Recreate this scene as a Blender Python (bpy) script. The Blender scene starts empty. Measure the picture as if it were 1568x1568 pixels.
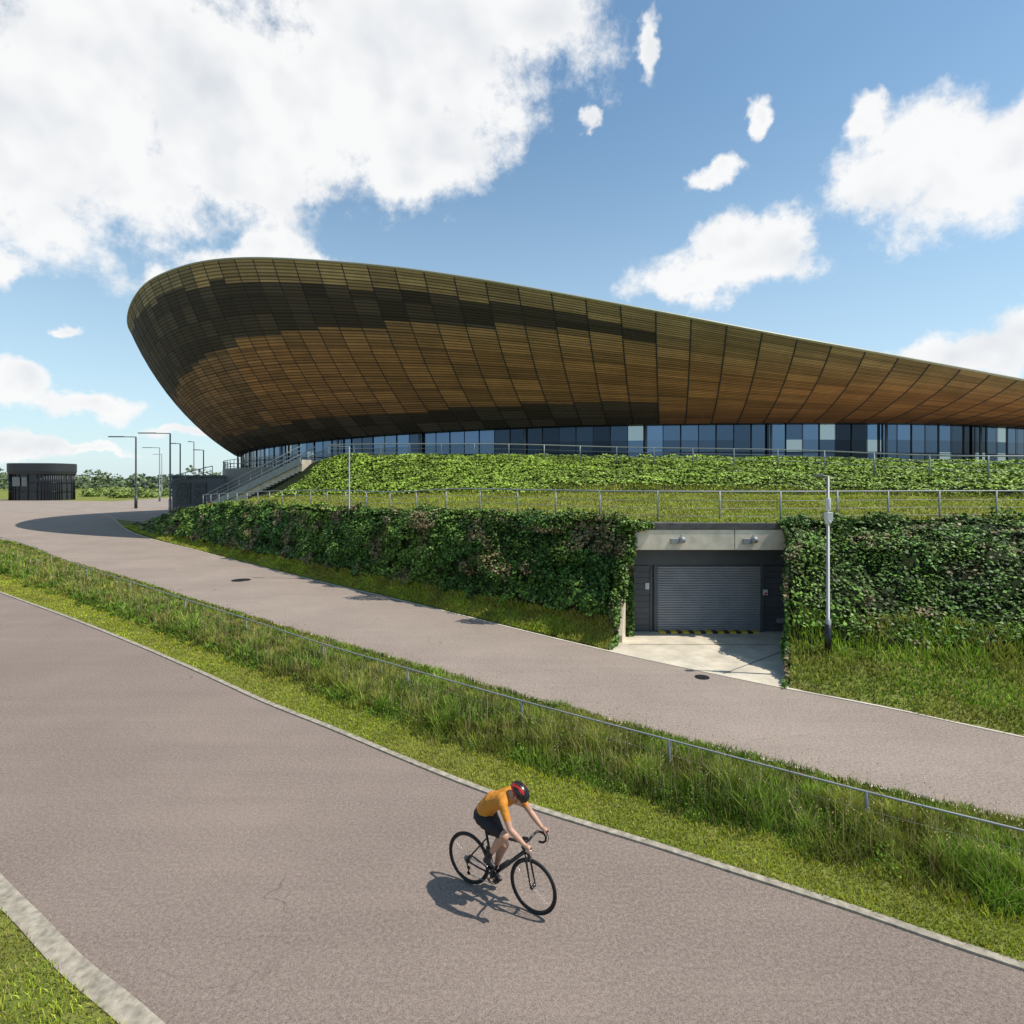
import bpy, bmesh, math, numpy as np
from mathutils import Vector, Matrix, Euler
rng=np.random.default_rng(7)
scene=bpy.context.scene
D2R=math.radians
# ------------------------------------------------------------------ helpers
def link(o,parent=None):
    scene.collection.objects.link(o)
    if parent: o.parent=parent
    return o
def empty(name,loc=(0,0,0)):
    e=bpy.data.objects.new(name,None); e.location=loc; e.empty_display_size=.2
    return link(e)
class NT:
    def __init__(s,tree): s.t=tree; s.n=tree.nodes; s.l=tree.links
    def new(s,typ,**k):
        n=s.n.new(typ)
        for a,b in k.items(): setattr(n,a,b)
        return n
    def con(s,a,b): s.l.new(a,b)
    def math(s,op,a,b=None,c=None,clamp=False):
        n=s.n.new('ShaderNodeMath'); n.operation=op; n.use_clamp=clamp
        for i,v in enumerate((a,b,c)):
            if v is None: continue
            if isinstance(v,(int,float)): n.inputs[i].default_value=v
            else: s.l.new(v,n.inputs[i])
        return n.outputs[0]
    def mix(s,f,a,b,mode='MIX'):
        n=s.n.new('ShaderNodeMix'); n.data_type='RGBA'; n.blend_type=mode
        for k,v in ((0,f),(6,a),(7,b)):
            if isinstance(v,(int,float)): n.inputs[k].default_value=v
            elif isinstance(v,tuple): n.inputs[k].default_value=(*v[:3],1)
            else: s.l.new(v,n.inputs[k])
        return n.outputs[2]
    def noise(s,vec,scale,detail=4,rough=.5):
        n=s.n.new('ShaderNodeTexNoise'); n.inputs['Scale'].default_value=scale
        n.inputs['Detail'].default_value=detail; n.inputs['Roughness'].default_value=rough
        if vec is not None: s.l.new(vec,n.inputs['Vector'])
        return n.outputs[0]
    def mapr(s,v,a,b,c=0,d=1,smooth=False):
        n=s.n.new('ShaderNodeMapRange'); n.clamp=True
        if smooth: n.interpolation_type='SMOOTHSTEP'
        s.l.new(v,n.inputs[0])
        for i,x in enumerate((a,b,c,d)): n.inputs[i+1].default_value=x
        return n.outputs[0]
def newmat(name):
    m=bpy.data.materials.new(name); m.use_nodes=True
    nt=NT(m.node_tree); b=nt.n['Principled BSDF']
    return m,nt,b
def simple(name,col,rough=.6,metal=0,var=.15,scale=6,bump=0,bscale=40):
    m,nt,b=newmat(name)
    g=nt.new('ShaderNodeNewGeometry').outputs['Position']
    n=nt.noise(g,scale,5,.6)
    lo=tuple(c*(1-var) for c in col); hi=tuple(min(1,c*(1+var)) for c in col)
    nt.con(nt.mix(nt.mapr(n,.3,.7),lo,hi),b.inputs['Base Color'])
    b.inputs['Roughness'].default_value=rough; b.inputs['Metallic'].default_value=metal
    if bump:
        bn=nt.new('ShaderNodeBump'); bn.inputs['Strength'].default_value=bump; bn.inputs['Distance'].default_value=.01
        nt.con(nt.noise(g,bscale,4),bn.inputs['Height']); nt.con(bn.outputs[0],b.inputs['Normal'])
    return m
class MB:
    """mesh builder"""
    def __init__(s): s.v=[];s.f=[];s.m=[];s.sm=[]
    def add(s,vs,fs,mi=0,smooth=False):
        o=len(s.v); s.v+= [tuple(v) for v in vs]
        for f in fs: s.f.append(tuple(i+o for i in f)); s.m.append(mi); s.sm.append(smooth)
    def box(s,lo,hi,mi=0):
        x0,y0,z0=lo;x1,y1,z1=hi
        vs=[(x0,y0,z0),(x1,y0,z0),(x1,y1,z0),(x0,y1,z0),(x0,y0,z1),(x1,y0,z1),(x1,y1,z1),(x0,y1,z1)]
        s.add(vs,[(0,3,2,1),(4,5,6,7),(0,1,5,4),(1,2,6,5),(2,3,7,6),(3,0,4,7)],mi)
    def obox(s,c,ax,hx,hy,hz,mi=0):
        c=Vector(c); X=Vector(ax).normalized(); up=Vector((0,0,1))
        if abs(X.z)>.95: up=Vector((0,1,0))
        Y=up.cross(X).normalized(); Z=X.cross(Y)
        vs=[c+X*hx*a+Y*hy*b+Z*hz*d for d in(-1,1) for a,b in((-1,-1),(1,-1),(1,1),(-1,1))]
        s.add(vs,[(0,3,2,1),(4,5,6,7),(0,1,5,4),(1,2,6,5),(2,3,7,6),(3,0,4,7)],mi)
    def tube(s,pts,r,mi=0,n=8,closed=False,caps=True):
        pts=[Vector(p) for p in pts]; k=len(pts)
        rs=r if isinstance(r,(list,tuple)) else [r]*k
        base=len(s.v); prev=None
        for i,p in enumerate(pts):
            if closed: t=(pts[(i+1)%k]-pts[i-1])
            else: t=pts[min(i+1,k-1)]-pts[max(i-1,0)]
            t.normalize()
            if prev is None:
                a=Vector((0,0,1)) if abs(t.z)<.9 else Vector((1,0,0))
            else: a=prev
            u=(a-t*a.dot(t)).normalized(); prev=u; w=t.cross(u)
            for j in range(n):
                th=2*math.pi*j/n; s.v.append(tuple(p+(u*math.cos(th)+w*math.sin(th))*rs[i]))
        segs=k if closed else k-1
        for i in range(segs):
            a=base+i*n; b=base+((i+1)%k)*n
            for j in range(n):
                s.f.append((a+j,a+(j+1)%n,b+(j+1)%n,b+j)); s.m.append(mi); s.sm.append(True)
        if caps and not closed:
            s.f.append(tuple(base+j for j in reversed(range(n)))); s.m.append(mi); s.sm.append(False)
            s.f.append(tuple(base+(k-1)*n+j for j in range(n))); s.m.append(mi); s.sm.append(False)
    def sphere(s,c,r,mi=0,nu=16,nv=10,rot=None):
        c=Vector(c); r=(r,r,r) if isinstance(r,(int,float)) else r
        vs=[];fs=[]
        for i in range(nv+1):
            ph=math.pi*i/nv
            for j in range(nu):
                th=2*math.pi*j/nu
                p=Vector((r[0]*math.sin(ph)*math.cos(th),r[1]*math.sin(ph)*math.sin(th),r[2]*math.cos(ph)))
                if rot: p=rot@p
                vs.append(c+p)
        for i in range(nv):
            for j in range(nu):
                fs.append((i*nu+j,(i+1)*nu+j,(i+1)*nu+(j+1)%nu,i*nu+(j+1)%nu))
        s.add(vs,fs,mi,True)
    def obj(s,name,mats,parent=None,bevel=0):
        me=bpy.data.meshes.new(name); me.from_pydata(s.v,[],s.f)
        for m in mats: me.materials.append(m)
        me.polygons.foreach_set('material_index',s.m)
        me.polygons.foreach_set('use_smooth',s.sm)
        me.validate(); me.update()
        o=bpy.data.objects.new(name,me); link(o,parent)
        if bevel:
            b=o.modifiers.new('b','BEVEL'); b.width=bevel; b.segments=2; b.limit_method='ANGLE'
        return o
def catmull(P,n):
    P=np.array(P,float); k=len(P)
    E=np.vstack([2*P[0]-P[1],P,2*P[-1]-P[-2]])
    t=np.linspace(0,k-1,n); i=np.minimum(t.astype(int),k-2); f=(t-i)[:,None]
    p0,p1,p2,p3=E[i],E[i+1],E[i+2],E[i+3]
    return .5*((2*p1)+(-p0+p2)*f+(2*p0-5*p1+4*p2-p3)*f**2+(-p0+3*p1-3*p2+p3)*f**3)
def arclen(P,n,m=400):
    Q=catmull(P,m); d=np.r_[0,np.cumsum(np.linalg.norm(np.diff(Q,axis=0),axis=1))]
    s=np.linspace(0,d[-1],n); return np.stack([np.interp(s,d,Q[:,i]) for i in range(Q.shape[1])],1)
def gridmesh(G,name,mat,parent=None,smooth=True,extra=None):
    a,b=G.shape[:2]; me=bpy.data.meshes.new(name)
    idx=np.arange(a*b).reshape(a,b)
    F=np.stack([idx[:-1,:-1],idx[1:,:-1],idx[1:,1:],idx[:-1,1:]],-1).reshape(-1,4)
    me.from_pydata(G.reshape(-1,3).tolist(),[],F.tolist()); me.materials.append(mat)
    me.polygons.foreach_set('use_smooth',[smooth]*len(me.polygons)); me.update()
    o=bpy.data.objects.new(name,me); link(o,parent); return o
def sample_grid(G,n,wf=None):
    A=G[:-1,:-1];B=G[1:,:-1];C=G[1:,1:];Dd=G[:-1,1:]
    nr=np.cross(C-A,Dd-B); ar=np.linalg.norm(nr,axis=-1)/2
    cen=(A+B+C+Dd)/4
    w=ar.copy()
    if wf is not None: w=w*wf(cen)
    p=(w/w.sum()).ravel(); k=rng.choice(p.size,n,p=p)
    i,j=np.unravel_index(k,w.shape); u=rng.random((n,1)); v=rng.random((n,1))
    P=A[i,j]*(1-u)*(1-v)+B[i,j]*u*(1-v)+C[i,j]*u*v+Dd[i,j]*(1-u)*v
    N=nr[i,j]/np.maximum(np.linalg.norm(nr[i,j],axis=-1,keepdims=True),1e-9)
    N*=np.sign(N[:,2:3]+1e-6)
    fi=(i+u[:,0])/(G.shape[0]-1); fj=(j+v[:,0])/(G.shape[1]-1)
    return P,N,fi,fj
def rawmesh(name,V,loops,starts,totals,col,mat,parent=None):
    me=bpy.data.meshes.new(name)
    me.vertices.add(len(V)); me.vertices.foreach_set('co',V.astype(np.float32).ravel())
    me.loops.add(len(loops)); me.loops.foreach_set('vertex_index',loops.astype(np.int32))
    me.polygons.add(len(starts)); me.polygons.foreach_set('loop_start',starts.astype(np.int32))
    me.update(calc_edges=True)
    ca=me.color_attributes.new('Col','FLOAT_COLOR','POINT')
    c4=np.ones((len(V),4),np.float32); c4[:,:3]=col; ca.data.foreach_set('color',c4.ravel())
    me.materials.append(mat); me.validate()
    o=bpy.data.objects.new(name,me); return link(o,parent)
def blades(name,P,h,w,col,mat,lean=.35,parent=None):
    n=len(P); th=rng.random(n)*6.283; W=np.stack([np.cos(th),np.sin(th),0*th],1)
    ph=rng.random(n)*6.283; L=np.stack([np.cos(ph),np.sin(ph),0*ph],1)*(rng.random(n)*lean*h)[:,None]
    up=np.zeros((n,3)); up[:,2]=h
    w=w[:,None]
    V=np.stack([P-W*w,P+W*w,P+up*.6+L*.35+W*w*.75,P+up*.6+L*.35-W*w*.75,P+up*1.0+L],1).reshape(-1,3)
    b=np.arange(n)[:,None]*5
    loops=(b+np.array([[0,1,2,3,3,2,4]])).ravel()
    s=(np.arange(n)[:,None]*7+np.array([[0,4]])).ravel()
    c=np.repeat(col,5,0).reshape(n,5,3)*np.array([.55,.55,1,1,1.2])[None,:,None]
    return rawmesh(name,V,loops,s,None,c.reshape(-1,3),mat,parent)
def leaves(name,P,N,size,col,mat,tilt=.8,parent=None):
    n=len(P); R=rng.normal(size=(n,3)); M=N+R*tilt*.6; M/=np.linalg.norm(M,axis=1,keepdims=True)
    T=np.cross(M,rng.normal(size=(n,3))); T/=np.linalg.norm(T,axis=1,keepdims=True); B=np.cross(M,T)
    s=size[:,None]
    V=np.stack([P-T*s*.5,P+B*s*.42-T*s*.08,P+T*s*.55+M*s*.12,P-B*s*.42-T*s*.08],1).reshape(-1,3)
    loops=np.arange(n*4); st=np.arange(n)*4
    return rawmesh(name,V,loops,st,None,np.repeat(col,4,0),mat,parent)
def vnoise(P,scale,seed=0):
    Q=P*scale+seed*17.3; i=np.floor(Q).astype(np.int64); f=Q-i; f=f*f*(3-2*f)
    def h(a):
        k=(a[...,0]*73856093)^(a[...,1]*19349663)^(a[...,2]*83492791)
        k=(k*2654435761)&0xffffffff; k=((k^(k>>13))*1274126177)&0xffffffff
        return ((k^(k>>16))&0xffff)/65535.
    r=0
    for dx in(0,1):
        for dy in(0,1):
            for dz in(0,1):
                wt=(f[...,0] if dx else 1-f[...,0])*(f[...,1] if dy else 1-f[...,1])*(f[...,2] if dz else 1-f[...,2])
                r=r+wt*h(i+np.array([dx,dy,dz]))
    return r
def fbm(P,s,seed=0): return vnoise(P,s,seed)*.55+vnoise(P,s*2.1,seed+3)*.3+vnoise(P,s*4.3,seed+5)*.15

# ------------------------------------------------------------------ camera
cam=bpy.data.cameras.new('camera'); co=bpy.data.objects.new('camera',cam); link(co)
co.location=(0,0,5.5); co.rotation_euler=(D2R(90),0,0)
cam.lens=20.2; cam.sensor_width=36; cam.shift_y=-.031; cam.clip_end=6000; cam.clip_start=.1
scene.camera=co
scene.view_settings.view_transform='Standard'; scene.view_settings.look='None'; scene.view_settings.exposure=0
# ------------------------------------------------------------------ sun + sky
tosun=Vector((.52,-.09,.86)).normalized()
el=math.asin(tosun.z); az=math.atan2(tosun.x,tosun.y)
sun=bpy.data.lights.new('sun','SUN'); sun.energy=5.0; sun.angle=D2R(.5); sun.color=(1,.95,.86)
so=bpy.data.objects.new('sun',sun); link(so); so.rotation_euler=tosun.to_track_quat('Z','Y').to_euler(); so.location=(20,0,40)
w=bpy.data.worlds.new('World'); scene.world=w; w.use_nodes=True
try: w.cycles.sampling_method='NONE'
except Exception as ex: print(ex)
nt=NT(w.node_tree); nt.n.clear()
out=nt.new('ShaderNodeOutputWorld')
sky=nt.new('ShaderNodeTexSky',sky_type='NISHITA'); sky.sun_disc=False
sky.sun_elevation=el; sky.sun_rotation=az; sky.altitude=50; sky.air_density=1.0; sky.dust_density=.5; sky.ozone_density=1.2
tc=nt.new('ShaderNodeTexCoord'); D=tc.outputs['Generated']
sx=nt.new('ShaderNodeSeparateXYZ'); nt.con(D,sx.inputs[0])
azn=nt.math('ARCTAN2',sx.outputs[0],sx.outputs[1]); eln=nt.math('ARCSINE',sx.outputs[2])
bg1=nt.new('ShaderNodeBackground'); bg1.inputs[1].default_value=.15
skc=nt.mix(1.0,sky.outputs[0],(.95,1.12,1.07),'MULTIPLY')
haze=nt.math('MULTIPLY',nt.math('POWER',nt.mapr(eln,0,.6,1,0),1.5),.75)
skc=nt.mix(haze,skc,(4.3,5.3,6.1))
nt.con(skc,bg1.inputs[0])
clouds=[(-.62,.74,.46,.24),(-.20,.76,.34,.22),(-.90,.62,.34,.26),(-.50,.58,.26,.17),(-.66,.50,.20,.11),(-.35,.64,.3,.17),(-.75,.62,.3,.2),
 (-.16,.60,.14,.12),(-.20,.53,.07,.05),(.02,.82,.15,.14),(-.44,.37,.20,.04),(-.58,.34,.05,.03),
 (-.41,.405,.07,.055),(-.34,.37,.07,.045),
 (.38,.365,.17,.05),(.32,.345,.12,.03),(.38,.41,.08,.05),(.47,.42,.07,.055),(.70,.56,.15,.10),(.82,.53,.22,.12),(.92,.60,.2,.10),(.62,.62,.05,.05),
 (.35,.53,.045,.024),(.43,.63,.022,.035),(.80,.22,.16,.045),(.90,.27,.10,.06),(.64,.17,.12,.03),(.30,.205,.07,.025),(.52,.17,.12,.02),
 (.90,.09,.2,.022),(-.78,.275,.035,.018),(-.72,.13,.10,.025),(-.86,.06,.10,.022),(-.88,.37,.05,.04),(-.86,.17,.06,.04),
 (-.22,.315,.04,.012),(.24,.76,.022,.08),(.12,.62,.022,.028),(-.5,.08,.15,.01),(-.74,.06,.12,.01)]
cur=None
cmb=nt.new('ShaderNodeCombineXYZ'); nt.con(azn,cmb.inputs[0]); nt.con(eln,cmb.inputs[1])
nv=nt.new('ShaderNodeTexNoise'); nv.inputs['Scale'].default_value=14; nv.inputs['Detail'].default_value=4; nv.inputs['Roughness'].default_value=.6; nt.con(D,nv.inputs['Vector'])
dm=nt.new('ShaderNodeVectorMath',operation='MULTIPLY_ADD'); nt.con(nv.outputs['Color'],dm.inputs[0]); dm.inputs[1].default_value=(.09,.07,0)
dv=nt.new('ShaderNodeVectorMath',operation='SUBTRACT'); nt.con(cmb.outputs[0],dv.inputs[0]); dv.inputs[1].default_value=(.045,.035,0); nt.con(dv.outputs[0],dm.inputs[2])
for (u,wv,ru,rw) in clouds:
    a=math.atan(u); e=math.atan(wv*math.cos(a)); ra=ru*math.cos(a)**2; re=rw*math.cos(a)*math.cos(e)**2
    s1=nt.new('ShaderNodeVectorMath',operation='MULTIPLY_ADD'); nt.con(dm.outputs[0],s1.inputs[0]); s1.inputs[1].default_value=(1/ra,1/re,0); s1.inputs[2].default_value=(-a/ra,-e/re,0)
    s3=nt.new('ShaderNodeVectorMath',operation='LENGTH'); nt.con(s1.outputs[0],s3.inputs[0])
    cur=s3.outputs['Value'] if cur is None else nt.math('SMOOTH_MIN',cur,s3.outputs['Value'],.25)
n1=nt.noise(D,9,8,.66)
off=nt.new('ShaderNodeVectorMath',operation='ADD'); nt.con(D,off.inputs[0]); off.inputs[1].default_value=(.02,0,.035)
n2=nt.noise(off.outputs[0],7,3,.5)
n3=nt.noise(D,7,3,.5)
fld=nt.math('SUBTRACT',nt.math('ADD',1.0,nt.math('MULTIPLY',nt.math('SUBTRACT',n1,.5),2.3)),cur)
dens=nt.mapr(fld,-.15,.42,0,1,True)
lit=nt.math('MULTIPLY',nt.math('SUBTRACT',n3,n2),2.0)
shade=nt.math('ADD',nt.math('MULTIPLY',nt.mapr(fld,.35,1.3),-.28),nt.math('ADD',1.0,lit),None,True)
ccol=nt.mix(shade,(.60,.66,.74),(1.0,1.0,1.0))
bg2=nt.new('ShaderNodeBackground'); bg2.inputs[1].default_value=.97; nt.con(ccol,bg2.inputs[0])
mx=nt.new('ShaderNodeMixShader'); nt.con(nt.math('MULTIPLY',dens,.97),mx.inputs[0]); nt.con(bg1.outputs[0],mx.inputs[1]); nt.con(bg2.outputs[0],mx.inputs[2])
nt.con(mx.outputs[0],out.inputs[0])

# ------------------------------------------------------------------ materials
def mat_leaf(name,trans=.3,rough=.5,spec=.15):
    m,nt,b=newmat(name)
    a=nt.new('ShaderNodeVertexColor'); a.layer_name='Col'
    nt.con(a.outputs[0],b.inputs['Base Color']); b.inputs['Roughness'].default_value=rough
    b.inputs['Specular IOR Level'].default_value=spec
    if trans:
        t=nt.new('ShaderNodeBsdfTranslucent'); nt.con(nt.mix(1,a.outputs[0],(1.,1.1,.5),'MULTIPLY'),t.inputs[0])
        ms=nt.new('ShaderNodeMixShader'); ms.inputs[0].default_value=trans
        nt.con(b.outputs[0],ms.inputs[1]); nt.con(t.outputs[0],ms.inputs[2]); nt.con(ms.outputs[0],nt.n['Material Output'].inputs[0])
    return m
M_leaf=mat_leaf('ivy_leaf',0,.5,.22); M_blade=mat_leaf('grass_blade',.25,.7,.05); M_weed=mat_leaf('weed_leaf',0,.8,.04)
def mat_soil(name,c1,c2,c3):
    m,nt,b=newmat(name); g=nt.new('ShaderNodeNewGeometry').outputs['Position']
    a=nt.mix(nt.mapr(nt.noise(g,.35,6,.6),.35,.65),c1,c2)
    a=nt.mix(nt.mapr(nt.noise(g,9,6,.7),.45,.75),a,c3)
    nt.con(a,b.inputs['Base Color']); b.inputs['Roughness'].default_value=.95; b.inputs['Specular IOR Level'].default_value=.1
    bn=nt.new('ShaderNodeBump'); bn.inputs['Strength'].default_value=.8; bn.inputs['Distance'].default_value=.05
    nt.con(nt.noise(g,14,6,.7),bn.inputs['Height']); nt.con(bn.outputs[0],b.inputs['Normal'])
    return m
M_grass=mat_soil('grass_ground',(.15,.19,.035),(.24,.24,.06),(.09,.10,.03))
M_soil=mat_soil('bank_soil',(.014,.024,.007),(.02,.03,.010),(.03,.025,.014))
def mat_asphalt(name,c,seed=0,ax=(1,-.62)):
    m,nt,b=newmat(name); g=nt.new('ShaderNodeNewGeometry').outputs['Position']
    big=nt.noise(g,.25,5,.6)
    mp=nt.new('ShaderNodeMapping'); mp.inputs['Rotation'].default_value=(0,0,-math.atan2(ax[1],ax[0])); mp.inputs['Scale'].default_value=(.12,1.6,1)
    mp.vector_type='POINT'; nt.con(g,mp.inputs[0]); st=nt.noise(mp.outputs[0],1.0,4,.6)
    fine=nt.noise(g,60,3,.85); mid=nt.noise(g,20,5,.75)
    vor=nt.new('ShaderNodeTexVoronoi'); vor.inputs['Scale'].default_value=60; nt.con(g,vor.inputs['Vector'])
    dark=tuple(x*.80 for x in c); lite=tuple(min(1,x*1.14) for x in c)
    a=nt.mix(nt.mapr(big,.32,.68),dark,lite)
    a=nt.mix(nt.mapr(st,.35,.7,0,.55),a,tuple(x*.72 for x in c))
    a=nt.mix(nt.mapr(fine,.40,.62,0,1),a,nt.mix(1.0,a,(.40,.385,.38),'MULTIPLY'))
    a=nt.mix(nt.mapr(mid,.42,.68,0,.5),a,tuple(x*1.4 for x in c))
    sp=nt.math('LESS_THAN',vor.outputs['Distance'],.17)
    a=nt.mix(nt.math('MULTIPLY',sp,.45),a,(.60,.52,.45))
    # thin irregular repair cracks
    v2=nt.new('ShaderNodeTexVoronoi'); v2.feature='DISTANCE_TO_EDGE'; v2.inputs['Scale'].default_value=.22
    wv=nt.new('ShaderNodeVectorMath',operation='MULTIPLY_ADD'); nw=nt.new('ShaderNodeTexNoise'); nw.inputs['Scale'].default_value=1.5; nt.con(g,nw.inputs['Vector'])
    nt.con(nw.outputs['Color'],wv.inputs[0]); wv.inputs[1].default_value=(1.2,1.2,0); nt.con(g,wv.inputs[2]); nt.con(wv.outputs[0],v2.inputs['Vector'])
    ck=nt.math('MULTIPLY',nt.math('LESS_THAN',v2.outputs['Distance'],.0022),nt.mapr(nt.noise(g,.5,3,.5),.54,.62,0,.5))
    a=nt.mix(ck,a,tuple(x*.35 for x in c))
    nt.con(a,b.inputs['Base Color']); b.inputs['Roughness'].default_value=.88; b.inputs['Specular IOR Level'].default_value=.2
    bn=nt.new('ShaderNodeBump'); bn.inputs['Strength'].default_value=.8; bn.inputs['Distance'].default_value=.01
    nt.con(nt.noise(g,60,4,.7),bn.inputs['Height']); nt.con(bn.outputs[0],b.inputs['Normal'])
    return m
M_asph=mat_asphalt('track_asphalt',(.290,.228,.190)); M_asph2=mat_asphalt('path_asphalt',(.365,.295,.245),ax=(1,-.9))
M_conc=simple('concrete',(.38,.34,.27),.85,0,.22,5,.4,60)
M_kerb=simple('kerb_concrete',(.31,.27,.21),.9,0,.4,9,.6,60)
M_cleanc=simple('pale_concrete',(.53,.465,.36),.85,0,.22,1.6,.2,60)
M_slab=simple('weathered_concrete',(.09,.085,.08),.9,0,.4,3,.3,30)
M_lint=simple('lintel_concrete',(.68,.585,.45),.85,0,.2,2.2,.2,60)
M_galv=simple('galvanised_steel',(.27,.28,.28),.55,.3,.15,3)
M_post=simple('grey_post',(.17,.18,.18),.5,.3,.15,3)
M_lampg=simple('lamp_grey',(.20,.21,.22),.5,.4,.1,3)
M_dark=simple('dark_metal',(.035,.038,.042),.45,.2,.2,3)
M_char=simple('charcoal_cladding',(.08,.085,.095),.5,.1,.12,2)
M_white=simple('white_paint',(.6,.6,.58),.5,0,.06,3)
M_black=simple('black_paint',(.012,.012,.014),.35,0,.2,8)

# ------------------------------------------------------------------ ground
S=3500
mb=MB(); mb.add([(-S,-200,-.03),(S,-200,-.03),(S,S,-.03),(-S,S,-.03)],[(0,1,2,3)]); mb.obj('ground',[M_grass])
r1far=[(-60,50),(-34,34.5),(-24.93,27.98),(-17.91,23.05),(-12.85,19.36),(-9.02,16.45),(-6.21,14.24),(-4.11,12.74),(-2.38,11.45),(-1,10.45),(.18,9.68),(1.2,9.1),(2.12,8.6),(2.92,8.13),(4.3,7.33),(5.71,6.45),(10,3.95),(18,-1)]
r1near=[(-70,48),(-45,33),(-32,25),(-20,16.6),(-12,11.2),(-7.13,8.0),(-5.99,7.28),(-4.93,6.60),(-4.22,6.2),(-3.49,5.78),(0,3.7),(5,.9),(12,-3)]
r2near=[(-95,85),(-47.4,53.2),(-30.5,39.3),(-21.3,32.05),(-14.5,26.4),(-9.9,22.7),(-6.42,19.9),(-3.06,17.3),(.27,14.67),(3.36,12.41),(5.26,11.13),(6.34,10.41),(8.24,9.25),(13,6.2),(22,0)]
r2far=[(-200,170),(-120,140),(-72.6,100),(-40.7,61.3),(-24.9,45.2),(-15.9,36.4),(-9.88,30.6),(-5.6,26.7),(-2.24,23.5),(.38,20.95),(3.24,18.3),(5.3,16.6),(7.24,15.1),(8.4,14.3),(9.46,13.5),(10.9,12.25),(17,7.2),(26,0)]
def strip(A,B,z,name,mat,n=160,m=5):
    a=arclen(A,n);b=arclen(B,n); t=np.linspace(0,1,m)[None,:,None]
    G=np.concatenate([a[:,None]*(1-t)+b[:,None]*t,np.full((n,m,1),z)],-1)
    return gridmesh(G,name,mat,smooth=False),G
strip(r1far,r1near,0,'cycle_track',M_asph)
r2n2=[(-230,130)]+r2near
strip(r2far,r2n2,.004,'service_road',M_asph2)
def offs(P,dist,n=200):
    Q=arclen(P,n); T=np.gradient(Q,axis=0); T/=np.linalg.norm(T,axis=1,keepdims=True)
    return Q+np.stack([-T[:,1],T[:,0]],1)*dist
def kerb(P,w,h,name,mat,n=420):
    a=offs(P,0,n);b=offs(P,w,n)
    G=np.stack([np.c_[q,np.full(n,z)] for q,z in [(a,-.02),(a,h),(b,h),(b,-.02)]],1)
    return gridmesh(G,name,mat,smooth=False)
kerb(r1far,.12,.03,'kerb',M_kerb); kerb(r1near,-.24,.04,'kerb',M_kerb)
kerb(r2far,.09,.02,'kerb',M_cleanc); kerb(r2near,-.09,.02,'kerb',M_cleanc)
n=260; a=np.array(offs(r1far,.11,n)); b=np.array(offs(r2near,-.08,n)); m=14
t=np.linspace(0,1,m)[None,:,None]
VG=np.concatenate([a[:,None]*(1-t)+b[:,None]*t,np.zeros((n,m,1))],-1)
VG[...,2]=.022+.14*np.sin(np.clip(t[...,0]*1.0,0,1)*math.pi)**1.5
gridmesh(VG,'grass_verge',M_grass)
a=offs(r1near,-.23,120); b=offs(r1near,-9,120); m=8; t=np.linspace(0,1,m)[None,:,None]
NG=np.concatenate([a[:,None]*(1-t)+b[:,None]*t,np.full((120,m,1),.025)],-1)
gridmesh(NG,'grass_verge',M_grass)
def gcol(n,base,var=.25,dry=.12,P=None,ym=.6):
    c=np.array(base)[None,:]*(1+rng.normal(0,var,(n,1)))
    c=c*(1+rng.normal(0,.08,(n,3)))
    if P is not None:
        f=fbm(P,.9,2); g=vnoise(P,2.6,61); c=c*(.40+.8*f+.45*g)[:,None]
        y=np.clip((fbm(P,.8,9)-.42)*5,0,1)[:,None]; c=c*(1-y*ym)+y*ym*np.array([[.36,.31,.07]])*(.6+.6*g[:,None])
    d=rng.random(n)<dry; c[d]=np.array([.42,.34,.16])*(.6+.6*rng.random((d.sum(),1)))
    return np.clip(c,.004,.75)
dist=lambda c: np.linalg.norm(c[...,:2],axis=-1)
wf=lambda c: np.where((dist(c)<75)&(c[...,1]>3),1/(np.maximum(dist(c),8)**1.55),1e-9)
NB=190000
P,N,fi,fj=sample_grid(VG,NB,wf); d=dist(P)
ed=np.clip(np.minimum(1,(fj-.14-.10*(fbm(P,1.7,21)-.5)*2)/.14),0,1); bk=np.where(fj>.62,.38,1.)
cl=np.clip(fbm(P,1.3,4)*1.6-.3,0,1.2); tuft=np.clip((vnoise(P,4.,31)-.35)*2,0,1)
h=.04+(.58*ed*bk)*(.28+.75*cl)*(.45+.55*tuft)*(.55+.6*rng.random(NB)); h=np.where(fj<.14,.02+.05*rng.random(NB),h)
wd=np.maximum(.0045,d*.0007)*(.7+.6*rng.random(NB))
col=gcol(NB,(.165,.255,.034),.34,.09,P,.55); col*=(.65+.7*tuft)[:,None]; s=ed<.3; col[s]=gcol(s.sum(),(.40,.43,.045),.2,.1,P[s],.4)
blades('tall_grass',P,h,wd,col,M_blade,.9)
k=3600; P,N,fi,fj=sample_grid(VG[:,3:10],k,wf)
hh=.35+.45*rng.random(k); blades('grass_seed_stalks',P,hh,np.maximum(.0028,dist(P)*.00038),gcol(k,(.38,.31,.16),.2,0),M_blade,.4)
hp=P+np.c_[rng.normal(0,.04,(k,2)),hh]; leaves('seed_heads',hp,np.tile([0,-1.,.3],(k,1)),np.maximum(.025,dist(P)*.0018),gcol(k,(.38,.29,.15),.3,0),M_blade)
nc=420; Pc,_,_,_=sample_grid(VG[:,2:9],nc,wf); k=15000; ci=rng.integers(0,nc,k); rr_=.12+.18*rng.random(nc)
R_=rng.normal(size=(k,3)); R_/=np.linalg.norm(R_,axis=1,keepdims=True)
P=Pc[ci]+R_*np.array([1,1,.9])*(rr_[ci]*rng.random(k)**.4)[:,None]; P[:,2]+=.12
ok=P[:,2]>.04; P=P[ok];ci=ci[ok]; cc=rng.random((nc,1))
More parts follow.
